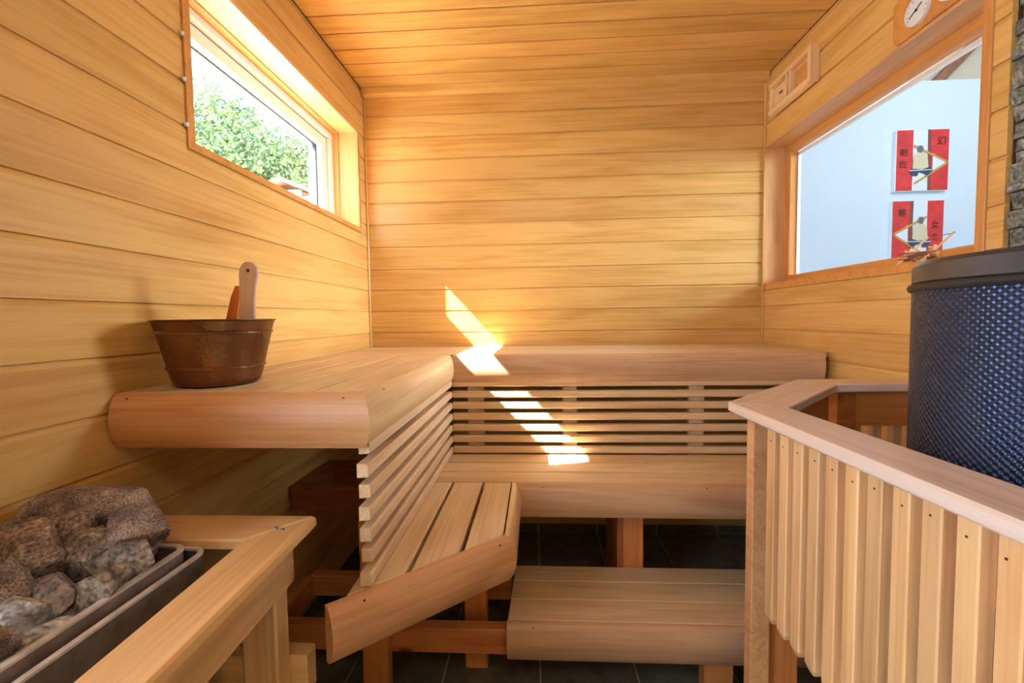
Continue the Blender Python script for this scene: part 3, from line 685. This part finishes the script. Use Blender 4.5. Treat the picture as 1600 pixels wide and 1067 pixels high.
ROCKS = [
 ((-0.776, 0.728, -0.322), (0.084, 0.048, 0.034), 1, 'rock_brown', 'long flat rough stone lying on top of the heap', -0.04, 7),
 ((-0.670, 0.700, -0.346), (0.044, 0.036, 0.031), 2, 'rock_brown', 'rounded gritty brown stone nearest the rail corner, on top', 0.15, 6),
 ((-0.672, 0.672, -0.382), (0.046, 0.036, 0.036), 3, 'rock_grey', 'dark stone wedged against the rim below the gritty rounded one', 0.3, 8),
 ((-0.788, 0.686, -0.336), (0.042, 0.036, 0.032), 4, 'rock_warm', 'small brown stone just left of the long flat top stone', 0.2, 7),
 ((-0.768, 0.620, -0.352), (0.050, 0.038, 0.058), 5, 'rock_warm', 'largest angular warm-brown stone in the middle of the heap', 0.25, 10),
 ((-0.728, 0.668, -0.374), (0.056, 0.040, 0.056), 6, 'rock_grey', 'smooth grey-brown slab leaning right of the large stone', 0.7, 9),
 ((-0.790, 0.545, -0.340), (0.034, 0.040, 0.052), 7, 'rock_warm', 'tall brown stone at the far left edge of the heap', 0.1, 8),
 ((-0.744, 0.568, -0.372), (0.034, 0.034, 0.040), 8, 'rock_brown', 'dark wedge stone below the large angular stone, left side', 0.5, 9),
 ((-0.662, 0.618, -0.398), (0.042, 0.036, 0.032), 9, 'rock_grey', 'grey ridged stone lying low against the tray rim', -0.5, 8),
 ((-0.690, 0.548, -0.400), (0.032, 0.032, 0.030), 10, 'rock_ash', 'pale ash-dusted stone below the heap near the rim', 0.1, 8),
 ((-0.672, 0.470, -0.392), (0.030, 0.040, 0.044), 11, 'rock_brown', 'brown stone at the bottom left corner of the photo', 0.2, 8),
 ((-0.842, 0.668, -0.346), (0.034, 0.036, 0.024), 12, 'rock_brown', 'stone against the wall behind the largest stone', 0.0, 7),
 ((-0.664, 0.520, -0.424), (0.036, 0.050, 0.020), 13, 'rock_ash', 'flat light grey slab lying along the inside of the rim', 0.1, 9),
 ((-0.690, 0.600, -0.424), (0.032, 0.036, 0.026), 14, 'rock_ash', 'whitish ash-covered stone in the gap by the rim', 0.3, 8),
 ((-0.815, 0.600, -0.400), (0.040, 0.050, 0.046), 15, 'rock_grey', 'grey stone half hidden behind the large angular stone', 0.2, 8),
 ((-0.705, 0.712, -0.385), (0.045, 0.028, 0.048), 16, 'rock_grey', 'dark stone deep in the tray under the gritty rounded stone', 0.2, 8),
 ((-0.780, 0.710, -0.400), (0.060, 0.034, 0.050), 17, 'rock_grey', 'stone hidden under the long flat top stone', 0.2, 8),
 ((-0.730, 0.500, -0.425), (0.040, 0.045, 0.040), 18, 'rock_grey', 'grey stone low in the tray beside the bottom left stone', 0.2, 8),
]
ROCKS += [
 ((-0.702, 0.590, -0.398), (0.034, 0.030, 0.034), 19, 'rock_grey', 'grey-green stone in the dark gap right of the largest stone', 0.3, 8),
 ((-0.735, 0.535, -0.402), (0.038, 0.034, 0.034), 20, 'rock_warm', 'brown stone below the dark wedge stone at the lower left', 0.4, 9),
]
for p, s, sd, mt_, lb_, tl, cu in ROCKS: rock(p, s, sd, mt_, lb_, tl, cu)

# ------------------------------------------------------------------ right guard, mitred round the tall heater
ZR = -0.210; RT = 0.024
A, Bq, Cq, Dq = (0.466, 1.113), (0.570, 1.040), (0.843, 1.492), (0.893, 1.376)
gr = thing('heater_guard', (0.75, 1.0, ZF), 'balustrade guard with wide mitred top rail round the tall black heater', 'guard')
slab('top_rail', [A, Bq, (0.596, 0.02), (0.492, 0.02)], ZR-RT, ZR, (0.03, -1), 'rail', gr, 0.004)
slab('top_rail', [A, Bq, Dq, Cq], ZR-RT, ZR, (1, 1), 'rail', gr, 0.003)
slab('top_rail', [Cq, Dq, (1.160, 1.386), (1.160, 1.495)], ZR-RT, ZR, (1, 0), 'rail', gr, 0.003)
# aprons under the rails
slab('apron', [(0.513, 0.98), (0.533, 0.98), (0.556, 0.03), (0.536, 0.03)], -0.34, ZR-RT, (0.03, -1), 'apron', gr)
slab('apron', [(0.553, 1.105), (0.570, 1.088), (0.893, 1.411), (0.876, 1.428)], -0.34, ZR-RT, (1, 1), 'apron', gr)
box('apron', 0.978, 1.160, 1.420, 1.440, -0.345, ZR-RT, 'apron', gr, 'x')
slab('lower_rail', [(0.513, 0.98), (0.533, 0.98), (0.556, 0.03), (0.536, 0.03)], -0.64, -0.56, (0.03, -1), 'apron', gr)
slab('lower_rail', [(0.553, 1.105), (0.570, 1.088), (0.893, 1.411), (0.876, 1.428)], -0.64, -0.56, (1, 1), 'apron', gr)
box('lower_rail', 0.978, 1.160, 1.420, 1.440, -0.64, -0.56, 'apron', gr, 'x')
# posts
slab('post', [(0.513, 1.080), (0.558, 1.080), (0.566, 1.100), (0.535, 1.125), (0.512, 1.112)], ZF, ZR-RT, (0, 1), 'postwood', gr, 0.002)
slab('post', [(0.924, 1.420), (0.978, 1.420), (0.978, 1.460), (0.924, 1.460)], ZF, ZR-RT, (0, 1), 'apron', gr, 0.002)
box('post', 0.556, 0.640, 1.105, 1.145, ZF, -0.645, 'apron', gr, 'z', 0.002)
box('post', 0.545, 0.585, 0.10, 0.14, ZF, ZR-RT, 'apron', gr, 'z', 0.002)
def bal_mesh():
    L_ = 0.430; wy, tx = 0.0285, 0.0225
    vs = []
    for lx, iy, iz in ((0, 1, 1), (L_-0.016, 1, 1), (L_, 0.35, 1)):
        for sy in (-1, 1):
            for zz in (0, tx):
                out = (zz == 0)
                vs.append((lx, sy*wy/2*(iy if True else 1), zz+(0.006 if (lx == L_ and out) else 0)))
    def q(i): return i*4
    fs = [(0, 1, 3, 2), (8, 10, 11, 9)]
    for i in (0, 1):
        a, b_ = q(i), q(i+1)
        fs += [(a, b_, b_+1, a+1), (a+2, a+3, b_+3, b_+2), (a, a+2, b_+2, b_), (a+1, b_+1, b_+3, a+3)]
    return mesh(vs, fs, 'baluster', bevel=0.002)
BM = bal_mesh()
def baluster(x, y, outward):
    # local x down, local z from the outer face inwards
    inward = Vector((-outward[0], -outward[1], 0)).normalized()
    x_ = Vector((0, 0, -1)); z_ = inward; y_ = z_.cross(x_)
    m = Matrix((x_, y_, z_)).transposed().to_4x4(); m.translation = (x, y, ZR-RT+H)
    o = link('baluster', BM, m, gr)
    # nail head, a sub-part
    return o
NM = None
def nail(o, outward, x, y, z):
    global NM
    m = frame_mat((x, y, z), (outward[1], -outward[0], 0), (outward[0], outward[1], 0))
    if NM is None:
        k = 8; vs = [(0.0017*math.cos(2*PI*i/k), 0.0017*math.sin(2*PI*i/k), 0.0006) for i in range(k)]+[(0.0017*math.cos(2*PI*i/k), 0.0017*math.sin(2*PI*i/k), -0.002) for i in range(k)]
        NM = mesh(vs, [tuple(range(k)), tuple(range(k, 2*k))[::-1]]+[(i, (i+1) % k, k+(i+1) % k, k+i) for i in range(k)], 'nail')
    link('nail', NM, m, o)
yb = [0.961]
while yb[-1] > 0.10: yb.append(yb[-1]-0.0468)
ou = Vector((-1, -0.024, 0)).normalized()
for i, yy in enumerate(yb):
    x = 0.4905+0.024*(1.0-yy)
    o = baluster(x, yy, ou); nail(o, ou, x-0.0001, yy+random.uniform(-0.004, 0.004), -0.262+random.uniform(-0.004, 0.004))
for k in range(8):
    t_ = 0.06+k*0.052; baluster(0.553+t_*0.70-0.0145, 1.105+t_*0.70+0.0145, Vector((-1, 1, 0)).normalized())
for x in (0.997, 1.058, 1.118): baluster(x, 1.461, Vector((0, 1, 0)))

# ------------------------------------------------------------------ tall black heater
hx, hy = 0.872, 0.700
ht = thing('drum_heater', (hx, hy, ZF), 'tall black cylindrical heater with embossed jacket and lid, right edge', 'heater')
lathe('jacket', [(0.246, -1.02), (0.246, -0.5), (0.246, 0.038)], (hx, hy, 0), 'emboss', ht, 96, uv=True)
lathe('rim', [(0.240, 0.036), (0.250, 0.037), (0.2525, 0.041), (0.2525, 0.045), (0.250, 0.049), (0.240, 0.050)], (hx, hy, 0), 'darkheater' if 'darkheater' in M else 'black', ht, 96)
M['lid'] = plain('black lid metal', (92, 96, 106), 0.30, 0.8, 0.15, 14)
lathe('lid', [(0.243, 0.048), (0.2465, 0.052), (0.2465, 0.079), (0.240, 0.086), (0.20, 0.087), (0.0001, 0.089)], (hx, hy, 0), 'lid', ht, 96)
lathe('base_ring', [(0.0001, -1.03), (0.25, -1.03), (0.25, -1.005), (0.244, -1.0)], (hx, hy, 0), 'black', ht, 64)
for k in range(3):
    a = k*2.1+0.4; box('foot', hx+0.2*math.cos(a)-0.02, hx+0.2*math.cos(a)+0.02, hy+0.2*math.sin(a)-0.02, hy+0.2*math.sin(a)+0.02, ZF, -1.03, 'black', ht, 'z')

# ------------------------------------------------------------------ bucket, ladle, stick
bx, by = -0.762, 1.030
bk = thing('copper_bucket', (bx, by, ZU), 'dark hammered copper water bucket on the left upper bench', 'bucket')
lathe('bucket_body', [(0.0001, 0.000), (0.060, 0.0), (0.080, 0.003), (0.089, 0.010), (0.093, 0.022), (0.098, 0.042), (0.1015, 0.043), (0.1015, 0.046), (0.099, 0.049), (0.116, 0.121), (0.1195, 0.122), (0.1195, 0.126), (0.117, 0.129), (0.1235, 0.150), (0.128, 0.152), (0.128, 0.1545), (0.122, 0.1545),
                      (0.1215, 0.150), (0.097, 0.045), (0.085, 0.008), (0.0001, 0.006)], (bx, by, ZU), 'copper', bk, 64)
def strip(name, pts, wds, th, mat, mw, bevel=0.0015):
    """flat carved piece following a centre line (u,v) with the given half widths; thickness along local y"""
    vs, fs, n = [], [], len(pts)
    for (u_, v_), h in zip(pts, wds):
        vs += [(v_, -th/2, u_-h), (v_, -th/2, u_+h), (v_, th/2, u_+h), (v_, th/2, u_-h)]
    for i in range(n-1):
        a, b_ = i*4, i*4+4
        for k in range(4): fs.append((a+k, a+(k+1) % 4, b_+(k+1) % 4, b_+k))
    fs += [(0, 3, 2, 1), (n*4-4, n*4-3, n*4-2, n*4-1)]
    return link(name, mesh(vs, fs, mat, bevel=bevel), mw)
M['ladlewood'] = wood('pale ladle wood', (224, 192, 172), (198, 160, 138), 0.4, 0.0)
M['orangewood'] = wood('orange larch', (226, 130, 48), (176, 84, 20), 0.45, 0.0, grain=2.0)
mwl = frame_mat((-0.690, 1.030, -0.13), (0.0, 0, 1), (1, 0, 0))
ld = strip('ladle', [(0.000, 0.0), (0.002, 0.06), (0.004, 0.12), (0.006, 0.15), (0.008, 0.18), (0.011, 0.215), (0.014, 0.24), (0.015, 0.255), (0.015, 0.265), (0.015, 0.271)],
           [0.014, 0.018, 0.022, 0.0195, 0.0185, 0.0205, 0.0235, 0.022, 0.016, 0.007], 0.009, 'ladlewood', mwl, 0.002)
tag(ld, 'pale wooden ladle handle with rounded end standing in the copper bucket', 'ladle')
lathe('ladle_hole', [(0.0001, 0.0052), (0.0045, 0.005), (0.0045, -0.0052), (0.0001, -0.005)], (-0.675, 1.030, 0.120), 'nail', ld, 12, axis=((1, 0, 0), (0, 1, 0)))
lathe('ladle_bowl', [(0.0001, 0.0), (0.02, 0.003), (0.032, 0.015), (0.035, 0.03), (0.032, 0.03), (0.018, 0.008), (0.0001, 0.006)], (-0.722, 1.030, -0.138), 'ladlewood', ld, 24)
mws = frame_mat((-0.752, 1.045, -0.10), (0.20, 0, 1), (1, 0, 0))
sk_ = strip('wooden_stick', [(0.0, 0.0), (0.0, 0.10), (0.001, 0.16), (0.003, 0.190)], [0.014, 0.014, 0.011, 0.006], 0.012, 'orangewood', mws, 0.001)
tag(sk_, 'short orange grained wooden stick leaning in the bucket beside the ladle', 'stick')

# ------------------------------------------------------------------ vent on the right wall
vn = thing('wall_vent', (XR, 2.14, 1.03), 'small wooden sliding air vent high on the right wall near the corner', 'vent')
def vb(name, y0, y1, z0, z1, d0, d1, mat='vent', grain='y', bevel=0.002, parent=None): return box(name, XR-d1, XR-d0, y0, y1, z0, z1, mat, parent or vn, grain, bevel)
vb('back_board', 1.965, 2.285, 0.972, 1.098, 0.0, 0.010)
vb('rail', 1.970, 2.280, 1.080, 1.100, 0.010, 0.038)
vb('end_piece', 1.950, 1.970, 0.955, 1.105, 0.0, 0.040, grain='z')
vb('end_piece', 2.270, 2.288, 0.965, 1.100, 0.0, 0.030, grain='z')
vb('divider', 2.105, 2.117, 0.985, 1.080, 0.010, 0.034, grain='z')
vb('divider', 2.128, 2.138, 0.985, 1.080, 0.010, 0.038, grain='z')
sl = vb('slider', 2.140, 2.268, 0.990, 1.076, 0.010, 0.018)
for y in (2.20, 2.215): lathe('hole', [(0.0001, 0.001), (0.006, 0.001), (0.006, -0.001)], (XR-0.0185, y, 1.035), 'nail', sl, 10, axis=((0, 1, 0), (-1, 0, 0)))
vb('panel', 1.985, 2.095, 0.995, 1.070, 0.010, 0.016, 'casing')
# half-round bottom rail
pr = [(0.0, -0.012)] + [(0.010+0.030*math.sin(PI*i/8), -0.018*math.cos(PI*i/8)) for i in range(9)] + [(0.0, 0.012)]
prism('bottom_rail', pr, 0, 0.318, (XR, 1.968, 0.972), (0, 1, 0), (0, 0, 1), 'vent', vn)

# ------------------------------------------------------------------ thermometer plaque
gp = thing('gauge_plaque', (XR, 1.40, 0.90), 'orange wooden plaque with two round white dials above the right window', 'thermometer')
pts = [(1.555, 0.868), (1.540, 0.850), (1.24, 0.850), (1.225, 0.868), (1.225, 0.975), (1.24, 0.99), (1.54, 0.99), (1.555, 0.975)]
vs = [(XR-0.014, a, b_+H) for a, b_ in pts]+[(XR, a, b_+H) for a, b_ in pts]; k = len(pts)
link('plaque', mesh(vs, [tuple(range(k)), tuple(range(k, 2*k))[::-1]]+[(i, (i+1) % k, k+(i+1) % k, k+i) for i in range(k)], 'casing', bevel=0.003), Matrix.Identity(4), gp)
for cy in (1.455, 1.343):
    dl_ = lathe('dial', [(0.0001, 0.006), (0.039, 0.006), (0.039, 0.009), (0.042, 0.009), (0.042, 0.0)], (XR-0.014, cy, 0.905), 'dial', gp, 32, axis=((0, -1, 0), (-1, 0, 0)))
    beam('needle', (XR-0.0225, cy+0.025, 0.894), (XR-0.0225, cy-0.020, 0.917), 0.0015, 0.002, 'black', dl_)
    lathe('hub', [(0.0001, 0.003), (0.004, 0.002), (0.004, 0.0)], (XR-0.0215, cy, 0.905), 'black', dl_, 12, axis=((0, -1, 0), (-1, 0, 0)))
    for a in range(11):
        t_ = math.radians(-210+24*a*1.0); c_, s_ = math.cos(t_), math.sin(t_)
        beam('mark', (XR-0.0215, cy-0.031*c_, 0.905-0.031*s_), (XR-0.0215, cy-0.036*c_, 0.905-0.036*s_), 0.001, 0.001, 'black', dl_)

# ------------------------------------------------------------------ little wooden rack on the sill of the right window
rk = thing('firewood_rack', (1.215, 1.49, 0.157), 'tiny wooden crossed-leg rack with dry twigs on the right window sill', 'ornament')
for y in (1.535, 1.445):
    beam('leg', (1.190, y+0.012, 0.160), (1.245, y-0.030, 0.240), 0.006, 0.006, 'vent', rk)
    beam('leg', (1.245, y+0.012, 0.160), (1.195, y-0.006, 0.200), 0.006, 0.006, 'vent', rk)
    beam('leg', (1.200, y+0.030, 0.160), (1.215, y-0.004, 0.205), 0.006, 0.006, 'vent', rk)
beam('crossbar', (1.244, 1.505, 0.236), (1.244, 1.412, 0.236), 0.002, 0.002, 'beam', rk)
beam('crossbar', (1.215, 1.545, 0.180), (1.215, 1.430, 0.180), 0.004, 0.004, 'vent', rk)
rr = random.Random(5)
for k in range(22):
    z = 0.166+rr.random()*0.022; x = 1.214+rr.uniform(-0.018, 0.018); dy = rr.uniform(0.025, 0.055); yc = 1.49+rr.uniform(-0.018, 0.022)
    beam('twig', (x, yc-dy, z+rr.uniform(-0.004, 0.006)), (x+rr.uniform(-0.01, 0.01), yc+dy, z+rr.uniform(-0.004, 0.01)), 0.005, 0.004, 'beam' if k % 3 else 'vent', rk)

# ------------------------------------------------------------------ the two paintings on the far white wall
def painting(x0, x1, z0, z1, label, flip, chars):
    t = thing('painting', ((x0+x1)/2, 4.23, z0), label, 'painting', 'paintings in the next room')
    box('canvas', x0, x1, 4.195, 4.229, z0, z1, 'canvas', t)
    W_, H_ = x1-x0, z1-z0
    def X(u_): return x0+(u_ if not flip else 1-u_)*W_
    def poly(name, pts, mat, lay):
        vs = [(X(a), 4.195-0.0012*lay-0.0008*e, z1-b_*H_+H) for e in (0, 1) for a, b_ in pts]; k = len(pts)
        link(name, mesh(vs, [tuple(range(k)), tuple(range(k, 2*k))[::-1]]+[(i, (i+1) % k, k+(i+1) % k, k+i) for i in range(k)], mat), Matrix.Identity(4), t)
    poly('stripe', [(0.02, 0.0), (0.33, 0.0), (0.33, 1.0), (0.02, 1.0)], 'red', 0)
    poly('stripe', [(0.62, 0.0), (1.0, 0.0), (1.0, 1.0), (0.62, 1.0)], 'red', 0)
    poly('stripe', [(0.60, 0.0), (0.66, 0.0), (0.68, 1.0), (0.62, 1.0)], 'maroon', 1)
    poly('triangle', [(0.70, 0.39), (0.70, 0.70), (0.96, 0.545)], 'canvas', 2)
    def line(a, b_, wd):
        d = Vector((b_[0]-a[0], b_[1]-a[1])).normalized(); nx, ny = -d.y*wd, d.x*wd
        poly('gold_line', [(a[0]+nx, a[1]+ny), (b_[0]+nx, b_[1]+ny), (b_[0]-nx, b_[1]-ny), (a[0]-nx, a[1]-ny)], 'gold', 3)
    line((0.34, 0.26), (0.985, 0.545), 0.018); line((0.36, 0.89), (0.985, 0.545), 0.018)
    poly('trousers', [(0.25, 0.67), (0.36, 0.62), (0.50, 0.65), (0.62, 0.61), (0.72, 0.66), (0.66, 0.72), (0.60, 0.76), (0.54, 0.72), (0.44, 0.70), (0.42, 0.76), (0.32, 0.76)], 'navy', 4)
    poly('belt', [(0.26, 0.665), (0.72, 0.655), (0.72, 0.667), (0.26, 0.677)], 'canvas', 5)
    poly('shirt', [(0.32, 0.64), (0.34, 0.44), (0.42, 0.36), (0.52, 0.36), (0.60, 0.46), (0.62, 0.62), (0.50, 0.655)], 'shirt', 5)
    poly('head', [(0.40, 0.30), (0.44, 0.26), (0.50, 0.27), (0.52, 0.33), (0.48, 0.38), (0.42, 0.37)], 'hairgrey', 6)
    for ch, u_, v_, s in chars:
        cu = bpy.data.curves.new('t', 'FONT'); cu.body = ch; cu.size = s*H_; cu.align_x = 'CENTER'; cu.align_y = 'CENTER'; cu.extrude = 0.0006
        tmp = bpy.data.objects.new('t', cu); COL.objects.link(tmp); bpy.context.view_layer.update()
        me = bpy.data.meshes.new_from_object(tmp.evaluated_get(bpy.context.evaluated_depsgraph_get())); bpy.data.objects.remove(tmp)
        me.materials.clear(); me.materials.append(M['ink'])
        m = frame_mat((x0+u_*W_, 4.195-0.0035, z1-v_*H_), (1, 0, 0), (0, -1, 0))
        link('lettering', me, m, t)
painting(3.170, 3.615, 1.075, 1.597, 'upper red and white striped painting, gold triangle pointing right', False,
         [('\u5e7b', 0.86, 0.20, 0.16), ('\u525b', 0.15, 0.38, 0.14), ('\u4f50', 0.14, 0.57, 0.14)])
painting(3.160, 3.600, 0.45, 0.985, 'lower red and white striped painting, gold triangle pointing left', True,
         [('\u5bd2', 0.18, 0.20, 0.14), ('\u5973', 0.82, 0.40, 0.14), ('\u4e4b', 0.82, 0.60, 0.12)])
